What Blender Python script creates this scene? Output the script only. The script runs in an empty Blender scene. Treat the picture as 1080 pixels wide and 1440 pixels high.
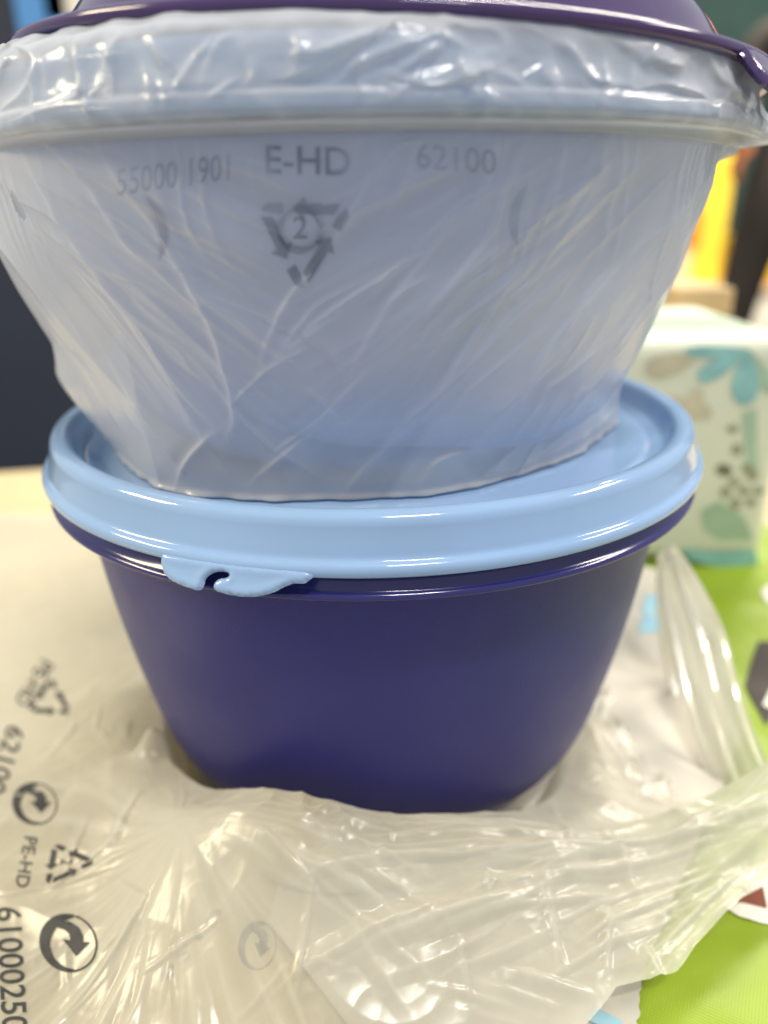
import bpy, bmesh, math, random
import numpy as np
from mathutils import Vector, Matrix
from mathutils.bvhtree import BVHTree
from mathutils.geometry import delaunay_2d_cdt

random.seed(5)
SC = bpy.context.scene
COL = SC.collection
S = 0.1            # one unit of the layout = the lid radius = 10 cm
ZT = 1.12          # table top lies 1.12 units below the lower lid's edge

# ------------------------------------------------------------------ camera
F_PX, PIT, ROLL, CD, CH, CX = 1077.5, 0.38383, -0.01464, 2.4186, 0.721, 0.0302
cam_d = bpy.data.cameras.new("camera")
cam = bpy.data.objects.new("camera", cam_d)
COL.objects.link(cam)
cam_d.sensor_fit = 'VERTICAL'
cam_d.sensor_height = 36.0
cam_d.lens = F_PX / 1440.0 * 36.0
cam_d.clip_start = 0.01
cam_d.clip_end = 50
cam.location = (CX * S, -CD * S, (CH + ZT) * S)
cam.rotation_mode = 'QUATERNION'
cam.rotation_quaternion = (Matrix.Rotation(math.pi / 2 - PIT, 3, 'X') @ Matrix.Rotation(ROLL, 3, 'Z')).to_quaternion()
cam_d.dof.use_dof = True
cam_d.dof.focus_distance = 0.165
cam_d.dof.aperture_fstop = 6.2
SC.camera = cam

# ------------------------------------------------------------------ world and lamps (indoors: no sky, no sun)
W = bpy.data.worlds.new("World")
SC.world = W
W.use_nodes = True
bg = W.node_tree.nodes['Background']
bg.inputs[0].default_value = (0.93, 0.96, 1.0, 1)
bg.inputs[1].default_value = 0.47

def area(name, loc, target, sx, sy, power, color):
    d = bpy.data.lights.new(name, 'AREA')
    d.shape = 'RECTANGLE'; d.size = sx; d.size_y = sy; d.energy = power; d.color = color
    o = bpy.data.objects.new(name, d); COL.objects.link(o)
    o.location = loc
    o.rotation_euler = (Vector(target) - Vector(loc)).to_track_quat('-Z', 'Y').to_euler()
    return o
area("ceiling_lamp", (0.30, -0.80, 1.75), (0, 0, 0.1), 0.42, 0.075, 13, (1.0, 0.96, 0.90))
area("ceiling_lamp", (-1.45, -0.15, 1.0), (0, 0, 0.1), 0.6, 0.30, 14, (1.0, 0.85, 0.56))
area("ceiling_lamp", (1.5, 0.2, 1.4), (0, 0, 0.1), 0.7, 0.2, 15, (1.0, 0.90, 0.78))
area("ceiling_lamp", (0.9, 2.1, 2.3), (0.9, 3.0, 0.0), 1.6, 0.6, 130, (1.0, 0.92, 0.78))

SC.view_settings.view_transform = 'Standard'
SC.view_settings.look = 'None'
SC.view_settings.exposure = 0.53
SC.view_settings.gamma = 1.0
SC.view_settings.use_curve_mapping = False
SC.render.engine = 'CYCLES'
cy = SC.cycles
cy.use_denoising = True
cy.max_bounces = 12
cy.transparent_max_bounces = 24
cy.transmission_bounces = 8
cy.diffuse_bounces = 4
cy.caustics_reflective = False
cy.caustics_refractive = False
cy.sample_clamp_indirect = 6.0

# ------------------------------------------------------------------ numeric helpers
def project(P):
    """layout points (n,3) -> photograph pixels (1080x1440)"""
    q = P - np.array([CX, -CD, CH])
    c, s = math.cos(PIT), math.sin(PIT)
    zc = q[:, 1] * c - q[:, 2] * s
    yc = -(q[:, 1] * s + q[:, 2] * c)
    u = F_PX * q[:, 0] / zc; v = F_PX * yc / zc
    cr, sr = math.cos(ROLL), math.sin(ROLL)
    return 540 + u * cr - v * sr, 720 + u * sr + v * cr

def ray(px, py):
    u, v = px - 540, py - 720
    cr, sr = math.cos(-ROLL), math.sin(-ROLL)
    u, v = (u * cr - v * sr) / F_PX, (u * sr + v * cr) / F_PX
    c, s = math.cos(PIT), math.sin(PIT)
    return Vector((CX, -CD, CH)), Vector((u, c - v * s, -s - v * c))

def at_z(px, py, z):
    o, d = ray(px, py); return o + d * ((z - o.z) / d.z)

def at_y(px, py, y):
    o, d = ray(px, py); return o + d * ((y - o.y) / d.y)

def perlin(x, y, seed=0):
    rng = np.random.default_rng(seed)
    perm = rng.permutation(256); perm = np.concatenate([perm, perm])
    ang = rng.uniform(0, 2 * np.pi, 256); gx, gy = np.cos(ang), np.sin(ang)
    xi = np.floor(x).astype(int); yi = np.floor(y).astype(int)
    xf, yf = x - xi, y - yi
    xi &= 255; yi &= 255
    u = xf**3 * (xf * (xf * 6 - 15) + 10); v = yf**3 * (yf * (yf * 6 - 15) + 10)
    def g(ix, iy, dx, dy):
        h = perm[(perm[ix & 255] + iy) & 255]
        return gx[h] * dx + gy[h] * dy
    a = g(xi, yi, xf, yf); b = g(xi + 1, yi, xf - 1, yf)
    c = g(xi, yi + 1, xf, yf - 1); d = g(xi + 1, yi + 1, xf - 1, yf - 1)
    return (a + (b - a) * u) * (1 - v) + (c + (d - c) * u) * v

def ridged(x, y, seed=0, k=1.0):
    return np.clip(1 - np.abs(perlin(x, y, seed)) * 2.6 * k, 0, 1) ** 2

def sstep(a, b, x):
    t = np.clip((x - a) / (b - a), 0, 1); return t * t * (3 - 2 * t)

def poly_dist(px, py, pts):
    """distance of many pixels to a polyline, and the fraction along it"""
    best = np.full(px.shape, 1e9); frac = np.zeros(px.shape); side = np.zeros(px.shape)
    n = len(pts) - 1
    for i in range(n):
        ax, ay = pts[i]; bx, by = pts[i + 1]
        dx, dy = bx - ax, by - ay; L2 = dx * dx + dy * dy + 1e-9
        t = np.clip(((px - ax) * dx + (py - ay) * dy) / L2, 0, 1)
        ex, ey = px - ax - t * dx, py - ay - t * dy
        d = np.hypot(ex, ey); m = d < best
        best = np.where(m, d, best); frac = np.where(m, (i + t) / n, frac)
        side = np.where(m, np.sign(dx * ey - dy * ex), side)
    return best, frac, side

def smooth_poly(pts, n=6):
    """Catmull-Rom through the points"""
    P = [np.array(p, float) for p in pts]; P = [2 * P[0] - P[1]] + P + [2 * P[-1] - P[-2]]
    out = []
    for i in range(1, len(P) - 2):
        for k in range(n):
            t = k / n
            out.append(0.5 * (2 * P[i] + (P[i + 1] - P[i - 1]) * t + (2 * P[i - 1] - 5 * P[i] + 4 * P[i + 1] - P[i + 2]) * t * t
                              + (-P[i - 1] + 3 * P[i] - 3 * P[i + 1] + P[i + 2]) * t**3))
    out.append(P[-2]); return [tuple(p) for p in out]

# ------------------------------------------------------------------ mesh helpers
def wpt(v):
    return (v[0] * S, v[1] * S, (v[2] + ZT) * S)

def mesh_obj(name, verts, faces, mat, parent=None, smooth=True, attr=None):
    me = bpy.data.meshes.new(name)
    V = np.asarray(verts, float)
    me.from_pydata(V * S + np.array([0, 0, ZT * S]), [], faces if isinstance(faces, np.ndarray) else [tuple(int(i) for i in f) for f in faces])
    if smooth:
        me.polygons.foreach_set('use_smooth', [True] * len(me.polygons))
    if attr is not None:
        a = me.attributes.new('thick', 'FLOAT', 'POINT'); a.data.foreach_set('value', np.asarray(attr, np.float32))
    me.materials.append(mat)
    me.update()
    o = bpy.data.objects.new(name, me); COL.objects.link(o)
    if parent: o.parent = parent
    return o

def empty(name, loc=(0, 0, 0)):
    o = bpy.data.objects.new(name, None); COL.objects.link(o); o.empty_display_size = 0.02
    return o

def tag(o, label=None, cat=None, group=None, kind=None):
    if label: o['label'] = label
    if cat: o['category'] = cat
    if group: o['group'] = group
    if kind: o['kind'] = kind
    return o

def lathe(profile, n=192, close=False):
    """profile: list of (r,z). r==0 ends collapse."""
    V, Fc, idx = [], [], []
    for r, z in profile:
        if r <= 1e-6:
            idx.append([len(V)]); V.append((0, 0, z))
        else:
            s = len(V); idx.append(list(range(s, s + n)))
            for k in range(n):
                a = 2 * math.pi * k / n; V.append((r * math.cos(a), r * math.sin(a), z))
    m = len(profile)
    for i in range(m if close else m - 1):
        A, B = idx[i], idx[(i + 1) % m]
        for k in range(n):
            k2 = (k + 1) % n
            if len(A) == 1 and len(B) == 1: continue
            if len(A) == 1: Fc.append((A[0], B[k2], B[k]))
            elif len(B) == 1: Fc.append((A[k], A[k2], B[0]))
            else: Fc.append((A[k], A[k2], B[k2], B[k]))
    return np.array(V), Fc

def refine(profile, n=4):
    return smooth_poly(profile, n)

def box_vf(x0, x1, y0, y1, z0, z1):
    V = [(x0, y0, z0), (x1, y0, z0), (x1, y1, z0), (x0, y1, z0), (x0, y0, z1), (x1, y0, z1), (x1, y1, z1), (x0, y1, z1)]
    return V, [(0, 3, 2, 1), (4, 5, 6, 7), (0, 1, 5, 4), (1, 2, 6, 5), (2, 3, 7, 6), (3, 0, 4, 7)]

def box(name, x0, x1, y0, y1, z0, z1, mat, parent=None, bevel=0.0):
    V, Fc = box_vf(x0, x1, y0, y1, z0, z1)
    o = mesh_obj(name, V, Fc, mat, parent, smooth=False)
    if bevel:
        b = o.modifiers.new('bevel', 'BEVEL'); b.width = bevel * S; b.segments = 3
    return o

# ------------------------------------------------------------------ materials
def new_mat(name):
    m = bpy.data.materials.new(name); m.use_nodes = True
    nt = m.node_tree
    return m, nt, nt.nodes['Principled BSDF']

def noise_mix(nt, c1, c2, scale, detail=4, lo=0.35, hi=0.65, coord='Object', stretch=None):
    tc = nt.nodes.new('ShaderNodeTexCoord')
    src = tc.outputs[coord]
    if stretch:
        mp = nt.nodes.new('ShaderNodeMapping'); mp.inputs['Scale'].default_value = stretch
        nt.links.new(src, mp.inputs[0]); src = mp.outputs[0]
    n = nt.nodes.new('ShaderNodeTexNoise'); n.inputs['Scale'].default_value = scale; n.inputs['Detail'].default_value = detail
    nt.links.new(src, n.inputs['Vector'])
    r = nt.nodes.new('ShaderNodeMapRange'); r.inputs[1].default_value = lo; r.inputs[2].default_value = hi
    nt.links.new(n.outputs[0], r.inputs[0])
    mx = nt.nodes.new('ShaderNodeMix'); mx.data_type = 'RGBA'
    mx.inputs[6].default_value = (*c1, 1); mx.inputs[7].default_value = (*c2, 1)
    nt.links.new(r.outputs[0], mx.inputs[0])
    return mx.outputs[2], n, src

def plastic(name, col, rough, var=0.06, bump=0.0, bscale=900, coat=0.0, sss=0.0, spec=0.5):
    m, nt, p = new_mat(name)
    c2 = tuple(c * (1 - var) for c in col)
    out, n, src = noise_mix(nt, col, c2, 25)
    nt.links.new(out, p.inputs['Base Color'])
    # faint smears and handling marks in the gloss
    nn = nt.nodes.new('ShaderNodeTexNoise'); nn.inputs['Scale'].default_value = 60; nn.inputs['Detail'].default_value = 5
    nt.links.new(src, nn.inputs['Vector'])
    r = nt.nodes.new('ShaderNodeMapRange'); r.inputs[3].default_value = rough * 0.85; r.inputs[4].default_value = rough * 1.25
    nt.links.new(nn.outputs[0], r.inputs[0]); nt.links.new(r.outputs[0], p.inputs['Roughness'])
    if bump:
        b = nt.nodes.new('ShaderNodeTexNoise'); b.inputs['Scale'].default_value = bscale; b.inputs['Detail'].default_value = 2
        nt.links.new(src, b.inputs['Vector'])
        bm = nt.nodes.new('ShaderNodeBump'); bm.inputs['Strength'].default_value = bump; bm.inputs['Distance'].default_value = 0.0003
        nt.links.new(b.outputs[0], bm.inputs['Height']); nt.links.new(bm.outputs[0], p.inputs['Normal'])
    if sss:
        p.inputs['Subsurface Weight'].default_value = sss
        p.inputs['Subsurface Radius'].default_value = (0.003, 0.004, 0.006)
        p.inputs['Subsurface Scale'].default_value = 1.0
    p.inputs['Specular IOR Level'].default_value = spec
    p.inputs['Coat Weight'].default_value = coat
    return m

def matte(name, col, rough=0.7, var=0.12, scale=30, bump=0.0, bscale=300, stretch=None):
    m, nt, p = new_mat(name)
    out, n, src = noise_mix(nt, col, tuple(c * (1 - var) for c in col), scale, stretch=stretch)
    nt.links.new(out, p.inputs['Base Color']); p.inputs['Roughness'].default_value = rough
    if bump:
        b = nt.nodes.new('ShaderNodeTexNoise'); b.inputs['Scale'].default_value = bscale; b.inputs['Detail'].default_value = 6
        nt.links.new(src, b.inputs['Vector'])
        bm = nt.nodes.new('ShaderNodeBump'); bm.inputs['Strength'].default_value = bump; bm.inputs['Distance'].default_value = 0.001
        nt.links.new(b.outputs[0], bm.inputs['Height']); nt.links.new(bm.outputs[0], p.inputs['Normal'])
    return m

def film(name, tau, col=(0.9, 0.9, 0.87), rough=0.16, bump=0.25, bscale=120, transl=0.45, gloss=0.9):
    """milky polythene: part clear, part hazy; a slanting look goes through more film"""
    m = bpy.data.materials.new(name); m.use_nodes = True
    nt = m.node_tree; nt.nodes.clear(); N, L = nt.nodes.new, nt.links.new
    out = N('ShaderNodeOutputMaterial')
    geo = N('ShaderNodeNewGeometry')
    tc = N('ShaderNodeTexCoord')
    bn = N('ShaderNodeTexNoise'); bn.inputs['Scale'].default_value = bscale; bn.inputs['Detail'].default_value = 5; bn.inputs['Roughness'].default_value = 0.55
    bn.inputs['Distortion'].default_value = 0.6
    L(tc.outputs['Object'], bn.inputs['Vector'])
    bmp = N('ShaderNodeBump'); bmp.inputs['Strength'].default_value = bump; bmp.inputs['Distance'].default_value = 0.002
    L(bn.outputs[0], bmp.inputs['Height'])
    dot = N('ShaderNodeVectorMath'); dot.operation = 'DOT_PRODUCT'
    L(geo.outputs['Normal'], dot.inputs[0]); L(geo.outputs['Incoming'], dot.inputs[1])
    ab = N('ShaderNodeMath'); ab.operation = 'ABSOLUTE'; L(dot.outputs['Value'], ab.inputs[0])
    mxm = N('ShaderNodeMath'); mxm.operation = 'MAXIMUM'; mxm.inputs[1].default_value = 0.22; L(ab.outputs[0], mxm.inputs[0])
    at = N('ShaderNodeAttribute'); at.attribute_name = 'thick'
    th = N('ShaderNodeMath'); th.operation = 'MULTIPLY'; th.inputs[1].default_value = -tau; L(at.outputs['Fac'], th.inputs[0])
    dv = N('ShaderNodeMath'); dv.operation = 'DIVIDE'; L(th.outputs[0], dv.inputs[0]); L(mxm.outputs[0], dv.inputs[1])
    ex = N('ShaderNodeMath'); ex.operation = 'EXPONENT'; L(dv.outputs[0], ex.inputs[0])
    al = N('ShaderNodeMath'); al.operation = 'SUBTRACT'; al.inputs[0].default_value = 1.0; L(ex.outputs[0], al.inputs[1])
    dif = N('ShaderNodeBsdfDiffuse'); dif.inputs[0].default_value = (*col, 1); L(bmp.outputs[0], dif.inputs['Normal'])
    tr = N('ShaderNodeBsdfTranslucent'); tr.inputs[0].default_value = (*col, 1); L(bmp.outputs[0], tr.inputs['Normal'])
    hz = N('ShaderNodeMixShader'); hz.inputs[0].default_value = transl; L(dif.outputs[0], hz.inputs[1]); L(tr.outputs[0], hz.inputs[2])
    tp = N('ShaderNodeBsdfTransparent'); tp.inputs[0].default_value = (0.98, 0.98, 0.97, 1)
    body = N('ShaderNodeMixShader'); L(al.outputs[0], body.inputs[0]); L(tp.outputs[0], body.inputs[1]); L(hz.outputs[0], body.inputs[2])
    gl = N('ShaderNodeBsdfGlossy'); gl.inputs['Roughness'].default_value = rough; gl.inputs[0].default_value = (1, 1, 1, 1); L(bmp.outputs[0], gl.inputs['Normal'])
    fr = N('ShaderNodeFresnel'); fr.inputs[0].default_value = 1.5; L(bmp.outputs[0], fr.inputs['Normal'])
    fm = N('ShaderNodeMath'); fm.operation = 'MULTIPLY'; fm.inputs[1].default_value = gloss; L(fr.outputs[0], fm.inputs[0])
    fin = N('ShaderNodeMixShader'); L(fm.outputs[0], fin.inputs[0]); L(body.outputs[0], fin.inputs[1]); L(gl.outputs[0], fin.inputs[2])
    L(fin.outputs[0], out.inputs['Surface'])
    return m

M = {}
M['sky_blue'] = plastic('sky_blue_plastic', (0.27, 0.41, 0.63), 0.085, sss=0.0)
M['indigo'] = plastic('indigo_satin_plastic', (0.016, 0.016, 0.150), 0.40, bump=0.25, bscale=1400, spec=0.46)
M['indigo_gloss'] = plastic('indigo_gloss_plastic', (0.020, 0.018, 0.13), 0.13)
M['periwinkle'] = plastic('pale_blue_violet_plastic', (0.38, 0.50, 0.82), 0.35)
M['purple'] = plastic('purple_plastic', (0.056, 0.029, 0.115), 0.11)
M['wrap'] = film('milky_wrap_film', 0.66, (0.88, 0.90, 0.94), 0.17, 0.03, 40, 0.5, 0.6)
M['bagfilm'] = film('crumpled_clear_film', 0.72, (0.90, 0.87, 0.73), 0.25, 0.03, 60, 0.5, 0.7)
M['print'] = matte('black_print', (0.03, 0.03, 0.03), 0.6, 0.3, 200)
M['print_wrap'] = matte('faded_blue_black_print', (0.035, 0.05, 0.075), 0.7, 0.3, 200)
M['table'] = matte('cream_table', (0.58, 0.49, 0.29), 0.55, 0.10, 8, 0.05, 200)
M['leg'] = matte('grey_metal', (0.3, 0.3, 0.3), 0.4)
M['paper'] = matte('white_paper', (0.62, 0.585, 0.49), 0.75, 0.05, 20, 0.1, 250)
M['pale_blue'] = matte('pale_blue_print', (0.36, 0.62, 0.72), 0.7, 0.1)
M['black_mark'] = matte('black_mark', (0.05, 0.045, 0.04), 0.7)
M['logo_white'] = matte('logo_white', (0.80, 0.76, 0.66), 0.6, 0.06)
M['logo_brown'] = matte('logo_brown', (0.20, 0.045, 0.02), 0.6, 0.15)
M['logo_dark'] = matte('logo_dark', (0.028, 0.018, 0.010), 0.6, 0.3, 60)

# ------------------------------------------------------------------ the setting: floor, wall, table
FLOOR = -ZT - 7.5
fl = box('floor', -40, 45, -12, 60, FLOOR - 0.3, FLOOR, matte('grey_floor', (0.30, 0.27, 0.23), 0.6, 0.15, 4))
tag(fl, kind='structure')
wl = box('wall', -40, 60, 56, 57, FLOOR, 22, matte('dark_green_wall', (0.045, 0.10, 0.085), 0.8, 0.2, 3))
tag(wl, kind='structure')

tbl = empty('table')
tag(tbl, 'cream table top under the bowls and the clear bags', 'table')
tp_out = [(-4.6, -1.75), (3.4, -1.75), (5.2, 4.6), (-4.6, 2.75)]
V = [(x, y, -ZT) for x, y in tp_out] + [(x, y, -ZT - 0.25) for x, y in tp_out]
o = mesh_obj('table_top', V, [(0, 1, 2, 3), (7, 6, 5, 4), (0, 4, 5, 1), (1, 5, 6, 2), (2, 6, 7, 3), (3, 7, 4, 0)], M['table'], tbl, smooth=False)
b = o.modifiers.new('bevel', 'BEVEL'); b.width = 0.004; b.segments = 3
for x, y in ((-4.2, -1.4), (3.1, -1.4), (4.7, 4.0), (-4.2, 2.3)):
    box('leg', x - 0.2, x + 0.2, y - 0.2, y + 0.2, FLOOR, -ZT - 0.252, M['leg'], tbl, 0.03)

# ------------------------------------------------------------------ bowls and lids
LID = [(.0, .060), (.3, .060), (.6, .060), (.80, .060), (.835, .0605), (.85, .058), (.865, .056), (.882, .057), (.893, .063), (.901, .075), (.907, .092), (.911, .108),
       (.917, .121), (.930, .1285), (.945, .130), (.957, .127), (.966, .119), (.971, .107), (.973, .095), (.977, .075), (.982, .055), (.986, .040),
       (.991, .033), (.999, .029), (1.004, .021), (1.005, .012), (1.002, .003), (.993, -.003), (.980, -.002), (.968, .006)]
LID_IN = [(.958, .03), (.955, .09), (.945, .112), (.93, .112), (.922, .10), (.915, .07), (.90, .05), (.88, .044), (.6, .046), (.0, .046)]

def tab_mesh(outline, ang0, rad=1.0, flare=0.42, zoff=0.010, thick=0.0095, rim=0.011, grid=0.006):
    """a tab as a pillow-edged plate wrapped round the lid: outline in (arc length, drop)"""
    pts = smooth_poly(outline + [outline[0]], 5)[:-1]
    P = np.array(pts)
    x0, x1 = P[:, 0].min(), P[:, 0].max(); y0, y1 = P[:, 1].min(), P[:, 1].max()
    gx, gy = np.meshgrid(np.arange(x0, x1, grid), np.arange(y0, y1, grid)); g = np.stack([gx.ravel(), gy.ravel()], 1)
    g += np.random.default_rng(2).normal(0, grid * 0.12, g.shape)
    d, _, _ = poly_dist(g[:, 0], g[:, 1], pts + [pts[0]])
    # inside test
    ins = np.zeros(len(g), bool); j = len(pts) - 1
    for i in range(len(pts)):
        xi, yi = pts[i]; xj, yj = pts[j]
        c = ((yi > g[:, 1]) != (yj > g[:, 1])) & (g[:, 0] < (xj - xi) * (g[:, 1] - yi) / (yj - yi + 1e-12) + xi)
        ins ^= c; j = i
    g = g[ins & (d > grid * 0.45)]
    allp = [Vector(p) for p in pts] + [Vector((a, b)) for a, b in g]
    n = len(pts)
    vv, _, ff, _, _, _ = delaunay_2d_cdt(allp, [(i, (i + 1) % n) for i in range(n)], [], 1, 1e-6)
    q = np.array([(v.x, v.y) for v in vv])
    d, _, _ = poly_dist(q[:, 0], q[:, 1], pts + [pts[0]])
    w = np.clip(d / rim, 0, 1)
    t = thick * np.sqrt(np.clip(1 - (1 - w) ** 2, 0, 1))
    t = t - 0.25 * thick * sstep(1.0, 2.2, d / rim) # a raised edge round a flatter middle
    V = []
    for sgn in (1, -1):
        for (a, dr), tt in zip(q, t):
            r = rad + flare * dr + sgn * tt * 0.9; z = zoff - dr + sgn * tt * flare
            an = ang0 + a / rad
            V.append((r * math.cos(an), r * math.sin(an), z))
    m = len(q)
    F1 = [tuple(f) for f in ff]; F2 = [tuple(reversed([i + m for i in f])) for f in ff]
    V = np.array(V)
    # weld the rims: outline verts have t == 0 on both sides
    bm = bmesh.new(); bv = [bm.verts.new(v) for v in V]
    for f in F1 + F2:
        try: bm.faces.new([bv[i] for i in f])
        except ValueError: pass
    bmesh.ops.remove_doubles(bm, verts=bm.verts, dist=1e-5)
    bmesh.ops.recalc_face_normals(bm, faces=bm.faces)
    bm.verts.index_update()
    V = np.array([v.co[:] for v in bm.verts]); Fc = [[v.index for v in f.verts] for f in bm.faces]; bm.free()
    return V, Fc

# outline of the tab: arc length from its middle, drop below the lid's edge; the notch opens downwards
TAB = [(a_ / 620, b_ / 620) for a_, b_ in [(-101, -3), (-101, 8), (-97, 18), (-88, 26), (-72, 31), (-50, 34), (-38, 35), (-31, 32.5), (-28, 26), (-27, 20), (-22, 14), (-14, 9.5), (-4, 7.5), (4, 8), (6, 11), (2, 14), (-6, 16), (-12, 20), (-14.5, 25),
       (-13, 30), (-6, 32.5), (10, 34), (32, 34), (52, 31), (70, 25), (84, 17.5), (96, 13), (112, 11), (113, -3), (0, -5)]]

def make_lid(name, mat, z, tab_angle, label, cat):
    root = empty(name); tag(root, label, cat)
    prof = refine(LID[::-1], 3)[::-1] + LID_IN
    Vv, Fc = lathe(prof, 256, close=False)
    Vv = Vv + np.array([0, 0, z])
    mesh_obj('lid_disc', Vv, [f[::-1] for f in Fc], mat, root)
    tv, tf = tab_mesh(TAB, tab_angle)
    tv = tv + np.array([0, 0, z])
    mesh_obj('pull_tab', tv, tf, mat, root)
    return root

def bowl_wall(rt, rb, zt, zb, fr, bul, n=30):
    s = np.linspace(0, 1, n)
    w = np.stack([rt + (rb - rt) * s + bul * 4 * s * (1 - s), zt + (zb - zt) * s], 1)
    L = math.hypot(rb - rt, zb - zt); k = 1 - fr / L
    w1 = w[s <= k]; A = w1[-1]; B = np.array([rb, zb]); C = np.array([rb - fr, zb])
    q = np.linspace(0, 1, 12)[1:, None]
    bz = (1 - q)**2 * A + 2 * q * (1 - q) * B + q * q * C
    return [tuple(p) for p in np.concatenate([w1, bz])] + [(0, zb)]

def make_bowl(name, z, rt, rb, h, fr, label, cat, rs=1.0, bm_=None, rm_=None):
    root = empty(name); tag(root, label, cat)
    outer = bowl_wall(rt, rb, -.067 * rs - .008, -h, fr, .033)
    inner = [(max(r - .022, 0), zz + (.022 if r < rb else 0)) for r, zz in outer]
    prof = [(rt + .006, -.0645 * rs)] + outer
    Vv, Fc = lathe(prof + [(0, -h + .022)] + inner[::-1][1:] + [(rt - .02, -.0645 * rs)], 256)
    mesh_obj('bowl_body', Vv + np.array([0, 0, z]), [f[::-1] for f in Fc], bm_ or M['indigo'], root)
    rim = [(.90, .02), (.93, .016), (.952, .002), (.963, -.012), (.973, -.028), (.982, -.040), (.990, -.046), (.9935, -.053), (.990, -.060), (.980, -.0635), (.95, -.0635), (rt + .015, -.065), (rt + .002, -.067),
           (rt - .012, -.066), (rt - .016, -.03), (.89, .015)]
    rim = [(r - (1 - rs) * .115 * (r > .92), zz * (rs if zz < 0 else 1)) for r, zz in rim]
    Vv, Fc = lathe(refine(rim, 3), 256, close=True)
    mesh_obj('rim', Vv + np.array([0, 0, z]), [f[::-1] for f in Fc], rm_ or M['indigo_gloss'], root)
    return root

make_bowl('bowl', 0.0, .904, .699, 1.093, .216, 'dark indigo plastic bowl at the bottom of the stack, standing on the table', 'bowl')
make_lid('round_lid', M['sky_blue'], 0.0, math.radians(-90 - 17.9), 'light blue lid with notched pull tab on the lower indigo bowl', 'lid')
HU = .862
make_bowl('bowl', HU, .915, .66, .794, .22, 'upper bowl of muted blue seen hazily inside the milky plastic wrap', 'bowl', .42, M['periwinkle'], M['periwinkle'])
make_lid('round_lid', M['sky_blue'], HU, math.radians(75), 'light blue lid on the upper bowl, under the crumpled wrap', 'lid')

# ------------------------------------------------------------------ the wrap round the upper bowl
_bp = np.array(bowl_wall(.915, .66, -.067 * .42 - .008, -.794, .22, .033)[:-1]); _bp[:, 1] += HU
_bp = _bp[::-1]
def bowl_r_upper(z):
    return np.interp(z, _bp[:, 1], _bp[:, 0])

nphi_f, nphi_b = 620, 160
ph = np.concatenate([np.linspace(-math.pi - .25, .25, nphi_f, endpoint=False), np.linspace(.25, math.pi - .25, nphi_b, endpoint=False)])
NPH = len(ph)
# rows: bottom disc, wall, skirt of the lid, free top edge
rows_b = np.linspace(.25, 1, 14, endpoint=False)
rows_w = np.concatenate([np.linspace(0, .965, 180, endpoint=False), np.linspace(.965, 1, 18, endpoint=False)])
SK = smooth_poly([(r_, z_ + .0215) for r_, z_ in [(1.010, .832), (1.019, .842), (1.0215, .853), (1.018, .866), (1.008, .876), (1.004, .89), (1.000, .915), (.997, .945), (.990, .966), (.975, .980), (.955, .987), (.938, .992), (.926, .996)]], 6)
deg = np.degrees(ph)
def lobe(c, w): 
    d = (deg - c + 180) % 360 - 180
    return np.exp(-(d / w) ** 2)
_ta = np.array([-195, -180, -163, -145, -131, -126, -110, -90, -72, -49, -26, -5, 14, 40, 90, 140, 165, 180])
_tr = np.array([.80, .79, .775, .785, .815, .80, .74, .705, .685, .66, .685, .76, .81, .81, .78, .80, .82, .82])
r_bot = np.interp((deg + 195) % 360 - 195, _ta, _tr) + .006 * np.sin(ph * 9 + 1)
R_, Z_, PH_, KIND = [], [], [], []
for t in rows_b:
    R_.append(r_bot * t); Z_.append(np.full(NPH, .0635)); KIND.append(np.full(NPH, 0.0))
g_top = .024 + .085 * lobe(-172, 22) + .03 * lobe(-145, 25) - .008 * lobe(-10, 30)
for t in rows_w:
    z = .066 + (.850 - .066) * t
    zb = np.full(NPH, z); k = min(1, t / .985)
    straight = r_bot * (1 - k) + (bowl_r_upper(.80) + g_top) * k      # film drawn tight from seam to rim
    hug = bowl_r_upper(zb) + .014 + (g_top - .014) * k                # film lying on the bowl
    r = np.maximum(straight - .030 * math.sin(math.pi * k), hug) + .075 * lobe(-166, 22) * math.sin(math.pi * k) ** .7 + .055 * lobe(-172, 17) * math.exp(-((k - .22) / .13) ** 2)
    if t > .982:
        f = float(sstep(.982, 1.0, np.array(t))) ** 1.3; r = r * (1 - f) + np.maximum(r, 1.010) * f
    R_.append(r); Z_.append(np.full(NPH, z)); KIND.append(np.full(NPH, 1.0 + t))
for i, (r, z) in enumerate(SK):
    f = i / (len(SK) - 1)
    top = sstep(.55, 1, np.array(f))
    wav = .018 * perlin(ph * 5 + 3, ph * 0 + .3, 4) + .02 * perlin(ph * 11, ph * 0 + .7, 5)
    lift = (.002 + .016 * lobe(-104, 10) + .022 * lobe(-150, 25)) * top
    R_.append(np.full(NPH, r) + .03 * lobe(2, 9) * math.sin(math.pi * min(1, f * 1.2 + .1)) ** 2)
    Z_.append(np.full(NPH, z) + (wav * .6 + lift) * top); KIND.append(np.full(NPH, 3.0 + f))
R_ = np.array(R_); Z_ = np.array(Z_); KIND = np.array(KIND); PHI = np.tile(ph, (len(R_), 1))
NR = len(R_)
X_, Y_ = R_ * np.cos(PHI), R_ * np.sin(PHI)
pu, pv = project(np.stack([X_.ravel(), Y_.ravel(), Z_.ravel()], 1))
pu = pu.reshape(R_.shape); pv = pv.reshape(R_.shape)
front = np.where(np.sin(PHI) < .25, 1.0, 0.0)
wall = ((KIND >= 1) & (KIND < 2)) * 1.0
skirt = (KIND >= 3) * 1.0
tt = np.clip(KIND - 1, 0, 1)
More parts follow.
